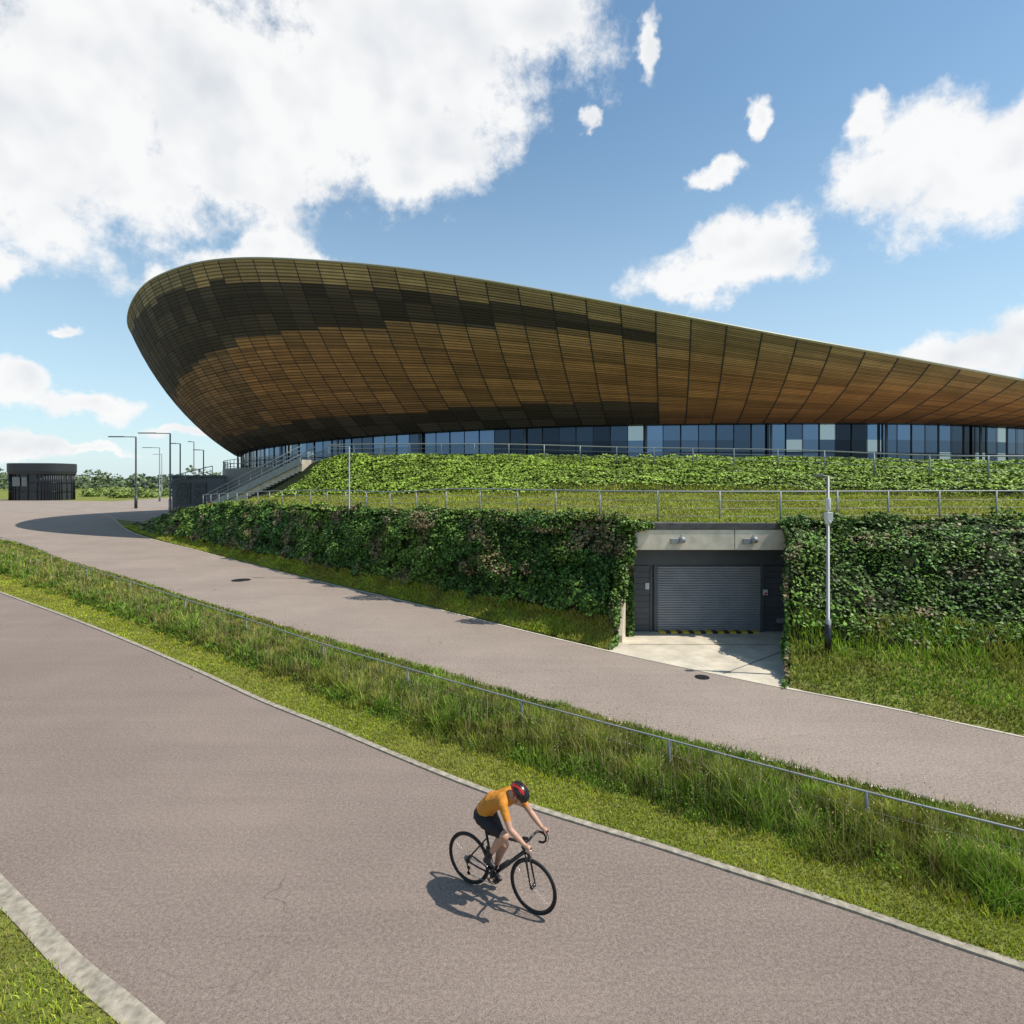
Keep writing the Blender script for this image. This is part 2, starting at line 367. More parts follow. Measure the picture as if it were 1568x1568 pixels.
leaves('weeds',P,np.tile([0,-.2,.9],(len(P),1)),np.maximum(.03,dist(P)*.0028)*(.6+.8*rng.random(len(P))),(np.array([[.085,.15,.02]])*(.4+1.1*cc[ci]))*(.6+.8*rng.random((len(P),1))),M_weed,.9)
wn=lambda c: np.where((c[...,0]<-1)&(c[...,0]>-12)&(c[...,1]>3)&(c[...,1]<12)&(c[...,0]<-c[...,1]*.55),1,1e-9)
k=60000; P,N,fi,fj=sample_grid(NG,k,wn)
blades('short_grass',P,.02+.09*rng.random(k)*(.2+1.3*fbm(P,2.5,1)),.0045+.003*rng.random(k),gcol(k,(.33,.38,.045),.3,.18,P),M_blade,1.0)

# ------------------------------------------------------------------ terraces / banks
ST=dict(
M=[(-46,68,0),(-44,70,.1),(-43,76,.1),(-43,80,.1),(-42,84,.1),(-41,90,.1)],
L=[(-34,54.5,0),(-37,60,1.5),(-38,66,1.9),(-39,70,2.0),(-39,74,2.0),(-39,80,2.0)],
K=[(-24.9,45.4,0),(-27.6,51,3.1),(-29,56,3.1),(-29.5,58,3.1),(-30,60,3.1),(-32,70,3.1)],
J=[(-15.9,36.6,0),(-17.9,41,3.6),(-19.6,46,4.1),(-21,50,4.7),(-22,53,5.2),(-24,64,6.6)],
I=[(-9.88,30.8,0),(-11,34,3.8),(-12.5,41,4.5),(-15.0,47,7.1),(-16,49,7.3),(-16,62,7.1)],
H=[(-5.6,26.9,0),(-6.2,29.5,3.8),(-7.5,37,4.6),(-9.3,44.5,7.0),(-10,48,7.45),(-10,62,7.2)],
G=[(-2.24,23.7,0),(-2.7,26.5,4.),(-3,34,4.75),(-4.1,43,6.9),(-4.5,47.5,7.4),(-4.5,60,7.2)],
F=[(.38,21.15,0),(.44,24,4.),(.5,31,4.8),(.76,42,6.8),(.8,46.5,7.35),(.8,60,7.2)],
E=[(3.1,18.6,0),(4.2,20.6,4.),(5.5,28.5,4.85),(8.1,40.5,6.5),(9,45,7.25),(9,60,7.2)],
D=[(7.36,15.2,0),(9.75,20.0,4.),(13,27,4.85),(17.2,35.5,6.05),(20.8,43,7.05),(20.8,60,7.2)],
C=[(9.46,13.65,0),(14.7,20.8,4.),(18.5,26,4.75),(21.7,31,5.55),(28,40,6.75),(30,60,7.2)],
B=[(10.9,12.4,0),(18.7,21,4.),(21.8,24.6,4.7),(25,28,5.35),(32,36,6.5),(40,60,7.2)],
A=[(24,2.2,0),(34,20,4.),(38,23,4.6),(42,27,5.3),(50,34,6.3),(70,60,7.2)])
def grid_upper(keys,n,sub):
    R=np.array([ST[k][1:] for k in keys],float)
    U=catmull(R.reshape(len(keys),-1),n).reshape(n,5,3)
    rows=[]
    for j in range(4):
        for q in np.linspace(0,1,sub[j],endpoint=False): rows.append(U[:,j]*(1-q)+U[:,j+1]*q)
    rows.append(U[:,4]); return np.stack(rows,1),U
UG,U=grid_upper('MLKJIHGFEDCBA',200,[6,14,6,6])
nz=fbm(UG,.5,3); UG[:,1:-7,2]+=(nz[:,1:-7]-.5)*.25
gridmesh(UG[:,:7],'grass_terrace',M_grass)
gridmesh(UG[:,6:27],'embankment',M_soil)
gridmesh(UG[:,26:],'plaza_paving',M_cleanc)
def grid_lower(keys,n,right):
    rows=[]
    for k in keys:
        t,c=np.array(ST[k][0],float),np.array(ST[k][1],float); t[2]=.02
        if right: fr=[(0,0),(.28,.20),(.40,.42),(.62,.80),(.85,.97),(1,1)]
        else: fr=[(0,0),(.30,.10),(.46,.40),(.66,.76),(.86,.96),(1,1)]
        rows.append([np.r_[t[:2]*(1-a)+c[:2]*a, t[2]*(1-b)+c[2]*b] for a,b in fr])
    R=np.array(rows); k=R.shape[1]
    Gd=catmull(R.reshape(len(keys),-1),n).reshape(n,k,3)
    out=[]
    for j in range(k-1):
        for q in np.linspace(0,1,4,endpoint=False): out.append(Gd[:,j]*(1-q)+Gd[:,j+1]*q)
    out.append(Gd[:,-1]); return np.stack(out,1)
LG=grid_lower('MLKJIHGFE',170,False); RG=grid_lower('DCBA',90,True)
for Gg in(LG,RG):
    amp=np.interp(np.arange(Gg.shape[1]),[0,4,8,20],[0,.1,1,1])[None,3:-1,None]
    Gg[:,3:-1]+= ((fbm(Gg[:,3:-1],.6,8)-.58)*1.7)[...,None]*np.array([.35,-1,.35])*amp
gridmesh(LG[:,4:],'embankment',M_soil); gridmesh(RG[:,4:],'embankment',M_soil)
gridmesh(LG[:,:5],'grass_verge',M_grass); gridmesh(RG[:,:5],'grass_verge',M_grass)
def side(G,idx):
    e=G[idx]; lo=e.copy(); lo[:,2]=-.02; t=np.linspace(0,1,8)[None,:,None]
    return lo[:,None]*(1-t)+e[:,None]*t
SR=side(RG,0); SL=side(LG,-1)
gridmesh(SR,'retaining_wall',M_soil)
def ivycol(P,seed,bright=1.):
    n=len(P); f=fbm(P,1.3,seed); g=vnoise(P,.45,seed+2)
    base=np.array([[.098,.175,.028]])*bright
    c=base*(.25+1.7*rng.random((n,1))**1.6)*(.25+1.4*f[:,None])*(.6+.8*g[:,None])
    c=c*(1-.25*(g[:,None]-.5)*np.array([[-1.8,0,1.]]))
    br=np.clip((fbm(P,.8,seed+7)-.57)*11,0,1)*(rng.random(n)<.75)
    c=c*(1-br[:,None])+br[:,None]*np.array([[.28,.21,.11]])*(.4+.9*rng.random((n,1)))
    return np.clip(c,.003,.6),f
UPB=np.array([.15,-.1,.75])
def ivy(G,nl,wf,v0,seed,size=.11,bright=1.,disp=.6,nn=None):
    P,N,fi,fj=sample_grid(G,nl,wf)
    ok=(fj>v0+.06*(fbm(P,1.5,seed)-.5)*3); P,N,fj=P[ok],N[ok],fj[ok]
    if nn is not None: N=np.tile(np.array(nn,float),(len(P),1))
    n=len(P); c,f=ivycol(P,seed,bright)
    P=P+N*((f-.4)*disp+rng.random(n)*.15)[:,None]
    s=np.maximum(size,dist(P)*.0045)*(.5+.9*rng.random(n))
    return P,N*.6+UPB,s,c
def ivyblob(c_,r,n,seed):
    R_=rng.normal(size=(n,3)); R_/=np.linalg.norm(R_,axis=1,keepdims=True)
    P=np.array(c_)+R_*np.array(r)*(.6+.5*rng.random((n,1))); c,f=ivycol(P,seed)
    return P,R_*.5+UPB,.10*(.55+.8*rng.random(n)),c
w1=lambda c: 1/np.maximum(dist(c),12)**1.3
w2=lambda c: np.where(c[...,0]<30,1/np.maximum(dist(c),12)**1.3,1e-9)
parts=[ivy(LG,80000,w1,.27,1),ivy(RG,65000,w2,.27,5,.10),ivy(SR,9000,None,.0,6,.11,nn=(-.9,-.35,.1)),ivy(SL,4000,None,0,7,.11,nn=(.5,-.8,.1),disp=.1)]
cr=U[:,0]; k=14000; ii=rng.random(k)**.8*(len(cr)-1); i0=np.minimum(ii.astype(int),len(cr)-2); ff=(ii-i0)[:,None]
P=cr[i0]*(1-ff)+cr[i0+1]*ff; hh=np.clip(vnoise(P,1.4,40)*.85-.2,0.02,1)
P=P+np.c_[rng.normal(0,.12,k),rng.normal(-.05,.22,k),rng.random(k)*hh]
ok=((P[:,0]<4.1)|(P[:,0]>9.95))&(P[:,0]<30)&(P[:,0]>-33); P=P[ok]; c,f=ivycol(P,3); parts.append((P,np.tile(UPB,(len(P),1)),np.maximum(.11,dist(P)*.0045)*(.5+.8*rng.random(len(P))),c))
blobs=[((4.0,20.0,3.3),(.35,.4,.8),1300),((3.75,19.8,2.2),(.25,.35,1.0),1300),((3.45,19.3,1.1),(.2,.4,.7),900),((4.3,19.85,3.95),(.6,.25,.2),700),((10.0,19.8,3.4),(.40,.35,.9),1300),((9.8,19.75,2.2),(.3,.4,1.),1300),((9.6,19.4,1.2),(.35,.5,.9),1200),((9.8,19.8,4.05),(.6,.25,.2),700),((1.5,22,3.9),(1.2,.5,.4),1500),((-4,26.5,3.7),(1.5,.6,.4),1500)]
for i in range(26):
    q=LG[int(rng.integers(60,168)),int(rng.integers(9,19))]; r_=.35+.5*rng.random(); blobs.append(((q[0],q[1]-.1,q[2]-.1),(r_*1.3,r_*.7,r_*.8),int(900*r_+200)))
for i in range(16):
    q=RG[int(rng.integers(2,62)),int(rng.integers(8,19))]; r_=.3+.4*rng.random(); blobs.append(((q[0],q[1]-.1,q[2]-.1),(r_*1.3,r_*.7,r_*.8),int(1100*r_+200)))
for b_ in blobs: parts.append(ivyblob(b_[0],b_[1],b_[2],4))
P,N,s,c=[np.concatenate([p[i] for p in parts]) for i in range(4)]
leaves('ivy',P,N,s,c,M_leaf,.8)
US=UG[:,5:27]
k=115000; P,N,fi,fj=sample_grid(US,k,lambda c:np.where((c[...,0]>-20)&(c[...,0]<46),1/np.maximum(dist(c),20)**1.2,1e-9))
edge=np.where(P[:,0]>2,.20,.05); ok=(fj>edge+.05*rng.normal(size=k))&(P[:,0]>-15-(48-P[:,1])*1.2); P,N=P[ok],N[ok]; k=len(P)
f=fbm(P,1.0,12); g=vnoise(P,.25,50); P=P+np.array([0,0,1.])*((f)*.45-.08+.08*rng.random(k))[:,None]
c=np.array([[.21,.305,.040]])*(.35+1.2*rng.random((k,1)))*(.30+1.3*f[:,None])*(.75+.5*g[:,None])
leaves('groundcover_shrubs',P,N*.5+np.array([.1,-.1,.8]),np.maximum(.11,dist(P)*.0040)*(.6+.8*rng.random(k)),c,M_leaf,.65)
k=40000; P,N,fi,fj=sample_grid(UG[:,:11],k,lambda c:np.where((c[...,0]>-30)&(c[...,0]<34),1/np.maximum(dist(c),15)**1.2,1e-9))
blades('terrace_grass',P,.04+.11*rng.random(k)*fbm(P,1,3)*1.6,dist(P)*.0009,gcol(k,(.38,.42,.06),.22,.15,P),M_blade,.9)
k=40000; P,N,fi,fj=sample_grid(LG[:,:6],k,w1)
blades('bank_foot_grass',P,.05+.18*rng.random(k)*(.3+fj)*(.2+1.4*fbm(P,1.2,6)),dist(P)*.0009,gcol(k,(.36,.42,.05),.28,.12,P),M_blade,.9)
k=45000; P,N,fi,fj=sample_grid(RG[:,:8],k,w2)
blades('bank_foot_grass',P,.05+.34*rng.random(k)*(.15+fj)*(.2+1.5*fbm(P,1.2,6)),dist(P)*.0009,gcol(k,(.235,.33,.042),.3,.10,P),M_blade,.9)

# ------------------------------------------------------------------ garage entrance
gar=empty('garage_entrance',(6.9,20.6,0))
def gobj(mb,name,mats,bevel=0):
    o=mb.obj(name,mats,gar,bevel); o.location=(-6.9,-20.6,0); return o
M_roll=simple('roller_shutter',(.29,.295,.31),.5,.15,.1,1.5)
mb=MB(); mb.box((3.9,20.9,-.02),(10.2,21.1,4.0)); gobj(mb,'back_wall',[M_char])
mb=MB()
for i in range(11):
    z=.04+i*.215
    mb.box((4.0,20.84,z),(5.0,20.9,z+.205)); mb.box((9.12,20.84,z),(10.0,20.9,z+.205))
mb.box((4.0,20.80,2.44),(10.,20.9,3.10)); mb.box((5.14,20.78,0),(5.27,20.9,2.44)); mb.box((9.0,20.78,0),(9.12,20.9,2.44))
mb.box((4.42,20.79,.0),(4.47,20.86,2.3)); mb.box((5.0,20.79,.0),(5.06,20.86,2.3))
gobj(mb,'cladding',[M_char])
mb=MB(); ns=27
for i in range(ns):
    z0=.02+i*2.36/ns; z1=z0+2.36/ns
    vs=[]
    for z,y in((z0,20.87),(z0+.02,20.825),(z1-.03,20.825),(z1,20.87)): vs+=[(5.27,y,z),(9.0,y,z)]
    mb.add(vs,[(0,1,3,2),(2,3,5,4),(4,5,7,6)])
gobj(mb,'roller_shutter',[M_roll])
mb=MB()
mb.box((4.25,19.95,3.08),(7.72,20.25,3.78)); mb.box((7.745,19.95,3.08),(9.9,20.25,3.78))
gobj(mb,'lintel',[M_lint],.01)
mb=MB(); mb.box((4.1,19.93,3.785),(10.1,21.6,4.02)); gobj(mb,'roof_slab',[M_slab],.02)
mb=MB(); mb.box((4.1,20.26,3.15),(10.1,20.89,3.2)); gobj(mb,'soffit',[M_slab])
mb=MB()
vs=[(3.50,19.45,0),(3.72,19.40,0),(4.20,20.8,0),(4.0,20.85,0),(3.50,19.45,.25),(3.72,19.40,.25),(4.22,20.8,3.1),(4.0,20.85,3.1)]
mb.add(vs,[(0,1,5,4),(1,2,6,5),(2,3,7,6),(3,0,4,7),(4,5,6,7)]); gobj(mb,'wing_wall',[M_lint])
mb=MB(); mb.box((9.85,20.0,0),(10.1,20.9,3.6)); gobj(mb,'side_wall',[M_char])
mb=MB()
for x in(5.55,8.05):
    mb.box((x-.05,19.86,3.30),(x+.22,19.95,3.48)); mb.sphere((x+.34,19.86,3.44),(.12,.13,.12)); mb.tube([(x+.34,19.86,3.55),(x+.34,19.95,3.6)],.02)
gobj(mb,'wall_lights',[M_galv],.01)
mb=MB(); mb.box((4.83,20.80,1.55),(4.97,20.835,1.78)); mb.box((9.08,20.75,1.35),(9.24,20.78,1.55)); gobj(mb,'notice_signs',[M_white])
mb=MB(); mb.box((9.11,20.74,1.38),(9.21,20.748,1.45)); gobj(mb,'sign_red_mark',[simple('red_paint',(.5,.03,.03),.5)])
mb=MB(); mb.box((9.6,20.70,.35),(9.95,20.84,.52)); gobj(mb,'vent_box',[M_galv],.01)
M_yel=simple('yellow_paint',(.60,.42,.04),.7,0,.2,9)
mb=MB()
for i in range(9):
    mb.box((5.27+i*.42,20.55,.013),(5.50+i*.42,20.82,.075))
    if i<8: mb.box((5.502+i*.42,20.55,.013),(5.688+i*.42,20.82,.07),1)
gobj(mb,'hazard_threshold',[M_yel,M_black])
z=.012; mb=MB()
ap=[(3.1,18.45),(5.2,16.75),(7.5,14.95),(8.0,15.3),(10.2,20.9),(3.9,20.9),(3.4,19.6)]
mb.add([(x,y,z) for x,y in ap],[tuple(range(7))]); mb.obj('concrete_apron',[M_cleanc])
mb=MB()
for q,(x0,y0,x1,y1) in enumerate(((3.9,19.2,8.8,19.2),(6.0,16.3,8.9,18.6))):
    mb.obox(((x0+x1)/2,(y0+y1)/2,.0155),(x1-x0,y1-y0,0),math.hypot(x1-x0,y1-y0)/2,.015,.002)
mb.obj('expansion_joints',[M_slab])
for (x,y,r) in((5.30,16.02,.20),(-14.9,31.6,.5)):
    mb=MB(); mb.tube([(x,y,-.02),(x,y,.016)],r,0,20)
    for i in range(5): mb.box((x-r*.7,y-r*.6+i*r*.28,.016),(x+r*.7,y-r*.6+i*r*.28+r*.1,.02),1)
    mb.obj('manhole_cover',[M_black,M_dark])

# ------------------------------------------------------------------ fences
def fence(name,C,posts,hgt,rails,pr,rr,mat,mat2=None,cap=False):
    C=np.array(C); d=np.r_[0,np.cumsum(np.linalg.norm(np.diff(C[:,:2],axis=0),axis=1))]
    s=np.arange(0,d[-1],posts) if not isinstance(posts,list) else posts
    par=empty(name,tuple(C[0]))
    mb=MB()
    at=lambda q:[float(np.interp(q,d,C[:,i])) for i in range(3)]
    for q in s:
        x,y,z=at(q); mb.tube([(x,y,z-.2),(x,y,z+hgt+.02)],pr,0,8)
    o=mb.obj('posts',[mat],par); o.location=-par.location
    mb=MB()
    for hz,r in rails: mb.tube([(p[0],p[1],p[2]+hz) for p in C],r,0,6)
    o=mb.obj('rails',[mat2 or mat],par); o.location=-par.location
    return par
fl=[(-70,68),(-43.3,48.6),(-30.1,37.4),(-23.1,31.3),(-18.1,27.25),(-13.2,23.2),(-9.3,20.0),(-5.67,16.96),(-2.59,14.6),(.23,12.5),(2.88,10.64),(5.41,8.89),(7.01,7.87),(9.5,6.3),(14,3.4)]
C=catmull(fl,15*12); C=np.c_[C,np.zeros(len(C))]
dd=np.r_[0,np.cumsum(np.linalg.norm(np.diff(C[:,:2],axis=0),axis=1))]
ps=[float(dd[np.argmin(np.linalg.norm(C[:,:2]-np.array(p),axis=1))]) for i,p in enumerate(fl) if i!=12]
fence('post_and_rail_fence',C,ps,.68,[(.70,.019),(.42,.0025)],.03,.02,M_post,M_galv)
tl=catmull(np.array([ST[k][1] for k in 'KJIHGFEDCBA'],float),300); tl[:,1]+=.35
fence('terrace_railing',tl,2.15,1.1,[(1.1,.028),(.78,.009),(.5,.009),(.22,.009)],.032,.02,M_galv)
ul=catmull(np.array([ST[k][3] for k in 'IHGFEDCBA'],float),300); ul[:,2]+=.22
fence('plaza_railing',ul,2.6,1.1,[(1.1,.038),(.75,.015),(.4,.015)],.045,.02,M_galv)

# ------------------------------------------------------------------ velodrome
vel=empty('velodrome',(19.6,90,0))
cx,cy=19.6,90.
def place(o): o.parent=vel; o.location=(-19.6,-90,0); return o
rt=[0,20,40,70,100,130,160,180,190,202.2,215.5,226.1,232.6,239.8,246.2,251,255.3,259.4,263.4,271.3,279.6,287.6,300,320,340,360]
rz=[18,15,13,13,15,19,23,24.5,25.2,25.8,27.5,27.3,26.5,25.0,23.6,22.3,21.1,19.9,18.8,16.7,15.0,13.6,12.3,12.6,15,18]
bt=[0,90,150,180,192,205,218,225,237,255,270,288,330,360]
bz=[10.4,10.4,9.2,8.8,8.9,9.1,9.4,9.6,9.95,10.35,10.45,10.64,10.5,10.4]
NP=168; sub=2
tt=np.linspace(0,360,NP*sub+1)
def smooth_interp(x,X,Y):
    y=np.interp(x,X,Y); k=np.hanning(13); k/=k.sum(); yy=np.r_[y[-7:-1],y,y[1:7]]; return np.convolve(yy,k,'valid')
RZ=smooth_interp(tt,rt,rz); BZ=smooth_interp(tt,bt,bz)
tr=np.radians(tt)
def ell(a,b,t): return np.stack([cx+a*np.cos(t),cy+b*np.sin(t)],-1)
Bp=np.c_[ell(60,40,tr),BZ]; Rp=np.c_[ell(73.9,45,tr),RZ]
NV=48; vv=np.linspace(0,1,NV+1); q=.38
hfr=(1-q)*vv+q*np.sin(vv*math.pi/2); kfr=(1-q)*vv+q*(1-np.cos(vv*math.pi/2))
G=np.zeros((len(tt),NV+1,3))
G[...,:2]=Bp[:,None,:2]+(Rp-Bp)[:,None,:2]*hfr[None,:,None]
G[...,2]=Bp[:,None,2]+(Rp-Bp)[:,None,2]*kfr[None,:]
M_cl,ntc,bc=newmat('cedar_cladding')
a=ntc.new('ShaderNodeVertexColor'); a.layer_name='Col'
uv=ntc.new('ShaderNodeUVMap'); uv.uv_map='UVMap'; su=ntc.new('ShaderNodeSeparateXYZ'); ntc.con(uv.outputs[0],su.inputs[0])
fu=ntc.math('FRACT',su.outputs[0]); gap=ntc.math('GREATER_THAN',ntc.math('ABSOLUTE',ntc.math('SUBTRACT',fu,.5)),.48)
sl=ntc.math('FRACT',ntc.math('MULTIPLY',su.outputs[1],64)); slg=ntc.mapr(ntc.math('ABSOLUTE',ntc.math('SUBTRACT',sl,.5)),.22,.5)
fr=ntc.math('FRACT',ntc.math('MULTIPLY',su.outputs[1],12)); row=ntc.math('LESS_THAN',fr,.08)
g=ntc.new('ShaderNodeNewGeometry').outputs['Position']
cb=ntc.new('ShaderNodeCombineXYZ'); ntc.con(ntc.math('FLOOR',su.outputs[0]),cb.inputs[0]); ntc.con(ntc.math('FLOOR',ntc.math('MULTIPLY',su.outputs[1],64)),cb.inputs[1])
wnz=ntc.new('ShaderNodeTexWhiteNoise'); wnz.noise_dimensions='2D'; ntc.con(cb.outputs[0],wnz.inputs['Vector'])
wn_=ntc.noise(g,.5,6,.7)
c=ntc.mix(ntc.mapr(wn_,.3,.7,.0,.35),a.outputs[0],(.08,.042,.018))
c=ntc.mix(ntc.mapr(wnz.outputs['Value'],0,1,0,.40),c,(.05,.03,.016))
c=ntc.mix(ntc.math('MULTIPLY',slg,.8),c,(.015,.010,.006))
c=ntc.mix(ntc.math('MULTIPLY',ntc.math('MAXIMUM',gap,ntc.math('MULTIPLY',row,.55)),.85),c,(.012,.010,.008))
ntc.con(c,bc.inputs['Base Color']); bc.inputs['Roughness'].default_value=.7; bc.inputs['Specular IOR Level'].default_value=.2
bn=ntc.new('ShaderNodeBump'); bn.inputs['Strength'].default_value=.6; bn.inputs['Distance'].default_value=.05
ntc.con(ntc.math('MULTIPLY',ntc.math('ADD',slg,ntc.math('MULTIPLY',gap,2)),-1),bn.inputs['Height']); ntc.con(bn.outputs[0],bc.inputs['Normal'])
clad=gridmesh(G,'timber_cladding',M_cl); place(clad)
me=clad.data; nu,nvv=G.shape[0]-1,G.shape[1]-1
uvl=me.uv_layers.new(name='UVMap'); L=len(me.loops)
vi=np.zeros(L,int); me.loops.foreach_get('vertex_index',vi)
ii,jj=np.divmod(vi,NV+1); UV=np.stack([ii/sub,jj/NV],1).astype(np.float32); uvl.data.foreach_set('uv',UV.ravel())
ca=me.color_attributes.new('Col','FLOAT_COLOR','CORNER')
F=np.arange(nu*nvv); fi_,fj_=np.divmod(F,nvv); pan=fi_//sub; t_=(pan+.5)/NP*360; v_=(fj_+.5)/nvv
rp=np.random.default_rng(3); pr=rp.random((NP,40)); prow=rp.random((NP,14))
up_lo=np.interp(t_,[0,180,205,225,240,255,264,266,360],[.52,.47,.50,.61,.69,.76,.80,1.5,1.5]); up_hi=np.interp(t_,[0,200,225,250,264,360],[.93,.93,.90,.89,.87,.87])
lo_hi=np.interp(t_,[0,190,215,240,256,264,266,360],[.13,.13,.14,.17,.22,.30,-1,-1])
step=(pr[pan,0]-.5)*.03; vq=v_+step
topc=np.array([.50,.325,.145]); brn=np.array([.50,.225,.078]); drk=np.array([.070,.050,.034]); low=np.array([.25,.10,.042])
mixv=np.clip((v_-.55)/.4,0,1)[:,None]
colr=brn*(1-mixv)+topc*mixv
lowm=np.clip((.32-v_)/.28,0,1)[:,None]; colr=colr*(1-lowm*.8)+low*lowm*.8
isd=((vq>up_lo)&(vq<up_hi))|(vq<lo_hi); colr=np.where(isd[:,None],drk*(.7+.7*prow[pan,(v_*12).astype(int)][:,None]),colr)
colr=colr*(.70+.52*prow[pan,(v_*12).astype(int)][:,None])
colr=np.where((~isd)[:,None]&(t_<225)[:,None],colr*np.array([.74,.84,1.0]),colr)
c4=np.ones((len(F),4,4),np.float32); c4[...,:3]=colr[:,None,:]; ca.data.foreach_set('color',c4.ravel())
mb=MB(); mb.tube([(p[0],p[1],p[2]+.05) for p in Rp[:-1]],.12,0,6,True); place(mb.obj('roof_edge_trim',[simple('edge_trim',(.33,.31,.23),.5,.3)]))
mb=MB()
for i in range(0,NP):
    k=i*sub
    if not(175<tt[k]<300): continue
    e=G[k]; c0=np.array([cx,cy,20.])
    pts=[tuple(e[j]+ (np.r_[(e[j]-c0)[:2],-8]/np.linalg.norm(np.r_[(e[j]-c0)[:2],-8]))*.03) for j in range(0,NV+1,4)]
    mb.tube(pts,.022 if tt[k]<262 else .04,0,4)
place(mb.obj('cladding_seams',[M_dark]))
RG2=[]
for f,dz in((1,0),(.98,-.5),(.9,-1.2),(.7,-2.2),(.4,-3),(0.02,-3.2)):
    e=np.c_[ell(73.9*f,45*f,tr),RZ*(f)+(1-f)*17+dz]; RG2.append(e)
place(gridmesh(np.stack(RG2,1),'roof',simple('roof_metal',(.3,.31,.32),.5,.4)))
mb=MB(); mb.box((34.5,48,14.0),(36.0,50,15.05)); place(mb.obj('roof_vent',[M_dark],None,.05))
gb=59.2; gb2=39.2
Gg=np.stack([np.c_[ell(60,40,tr),BZ],np.c_[ell(gb-.3,gb2-.3,tr),BZ-.02]],1); place(gridmesh(Gg,'soffit',M_dark))
M_gl,ntg,bgl=newmat('glazing')
a=ntg.new('ShaderNodeVertexColor'); a.layer_name='Col'; ntg.con(a.outputs[0],bgl.inputs['Base Color'])
bgl.inputs['Roughness'].default_value=.03; bgl.inputs['Metallic'].default_value=.85; bgl.inputs['Specular IOR Level'].default_value=.6
NG_=240; tg=np.radians(np.linspace(0,360,NG_+1)); bzg=np.interp(np.degrees(tg),tt,BZ)
g1=np.stack([np.c_[ell(gb,gb2,tg),7.0+(bzg-7.0)*q_] for q_ in (0,.3,.6,1)],1)
gl=gridmesh(g1,'glazing',M_gl,smooth=False); place(gl)
cv=gl.data.color_attributes.new('Col','FLOAT_COLOR','CORNER'); r3=np.random.default_rng(5)
pc=np.array([.09,.14,.225])[None,None]*(.5+.9*r3.random((NG_,1,1)))*np.array([.55,.85,1.15])[None,:,None]*(.85+.3*r3.random((NG_,3,1)))
dkc=vnoise(np.c_[np.arange(NG_)*.35,np.zeros(NG_),np.zeros(NG_)],1,2)>.64; pc[dkc]*=.25
bl=r3.random((NG_,3))<.05; pc[bl]=[.36,.40,.42]
c4=np.ones((NG_*3,4,4),np.float32); c4[...,:3]=pc.reshape(-1,1,3); cv.data.foreach_set('color',c4.ravel())
mb=MB()
for i in range(NG_):
    dgr=math.degrees(tg[i])
    if not(175<dgr<330): continue
    p=ell(gb+.06,gb2+.06,tg[i]); r_=.05 if i%2 else .025
    mb.tube([(p[0],p[1],7.0),(p[0],p[1],bzg[i])],r_,0,4)
pts=[tuple(np.r_[ell(gb+.05,gb2+.05,x),7.95]) for x in tg[:-1]]; mb.tube(pts,.03,0,4,True)
place(mb.obj('mullions',[M_dark]))
mb=MB()
for i in range(0,NG_,7):
    p=ell(gb+.45,gb2+.45,tg[i]); mb.tube([(p[0],p[1],6.5),(p[0],p[1],bzg[i]+.1)],.12,0,8)
place(mb.obj('columns',[M_char]))
mbg=np.stack([np.c_[ell(61.5,41.5,tg),np.full(NG_+1,z)] for z in(0,6.2,6.9)]+[np.c_[ell(58,38,tg),np.full(NG_+1,6.95)]],1)
place(gridmesh(mbg,'podium',M_char,smooth=False))
mb=MB()
for z in(6.95,7.5,8.0):
    mb.tube([tuple(np.r_[ell(61.4,41.4,x),z]) for x in np.radians(np.linspace(175,240,60))],.035,0,5)
for x in np.radians(np.arange(175,240,2.2)):
    p=ell(61.4,41.4,x); mb.tube([(p[0],p[1],6.8),(p[0],p[1],8.0)],.04,0,5)
place(mb.obj('podium_railing',[M_galv]))

# ------------------------------------------------------------------ stairs
st=empty('outdoor_staircase',(-27,55,0))
b0=np.array([-27.5,54.5,3.1]); t0=np.array([-17.2,50.2,7.25]); nst=25
dr=(t0-b0)/nst; hd=Vector((dr[0],dr[1],0)).normalized(); sd=Vector((-hd.y,hd.x,0))
mb=MB()
for i in range(nst):
    c=b0+dr*(i+.5); ztop=b0[2]+dr[2]*(i+1)
    mb.obox((c[0],c[1],(ztop-.5)),tuple(hd),math.hypot(dr[0],dr[1])/2*1.02,1.6,.5)
o=mb.obj('steps',[M_cleanc],st); o.location=-st.location
mb=MB()
for k in(-1.65,0,1.65):
    o_=np.array(sd)*k
    for hz,r in((1.05,.05),(.7,.025),(.35,.025)): mb.tube([tuple(b0+o_+[0,0,hz+.1]),tuple(t0+o_+[0,0,hz+.1])],r,0,6)
    for i in range(0,nst+1,3):
        p=b0+dr*i+o_; mb.tube([tuple(p-[0,0,.1]),tuple(p+[0,0,1.15])],.035,0,6)
for s_ in(-1.72,1.72):
    o_=np.array(sd)*s_; mid=(b0+t0)/2+o_+[0,0,-.1]; mb.obox(tuple(mid),tuple(t0-b0),float(np.linalg.norm(t0-b0))/2,.04,.28)
o=mb.obj('handrails',[M_galv],st); o.location=-st.location
cw=empty('concrete_retaining_wall',(-42,74,0))
mb=MB(); mb.box((-43.2,73,0),(-36,74,5.9)); mb.box((-43.4,72.8,5.9),(-36,74.2,6.15)); o=mb.obj('wall',[M_char],cw,.03); o.location=-cw.location
mb=MB(); mb.box((-42.6,72.9,2.5),(-40.8,73.01,5.2)); mb.box((-40.4,72.9,2.5),(-38.8,73.01,5.2)); o=mb.obj('door_panels',[M_slab],cw); o.location=-cw.location
mb=MB()
for i in range(7): mb.tube([(-48+i*1.7,72.5,3.6+i*.42),(-48+i*1.7,72.5,4.8+i*.42)],.05,0,5)
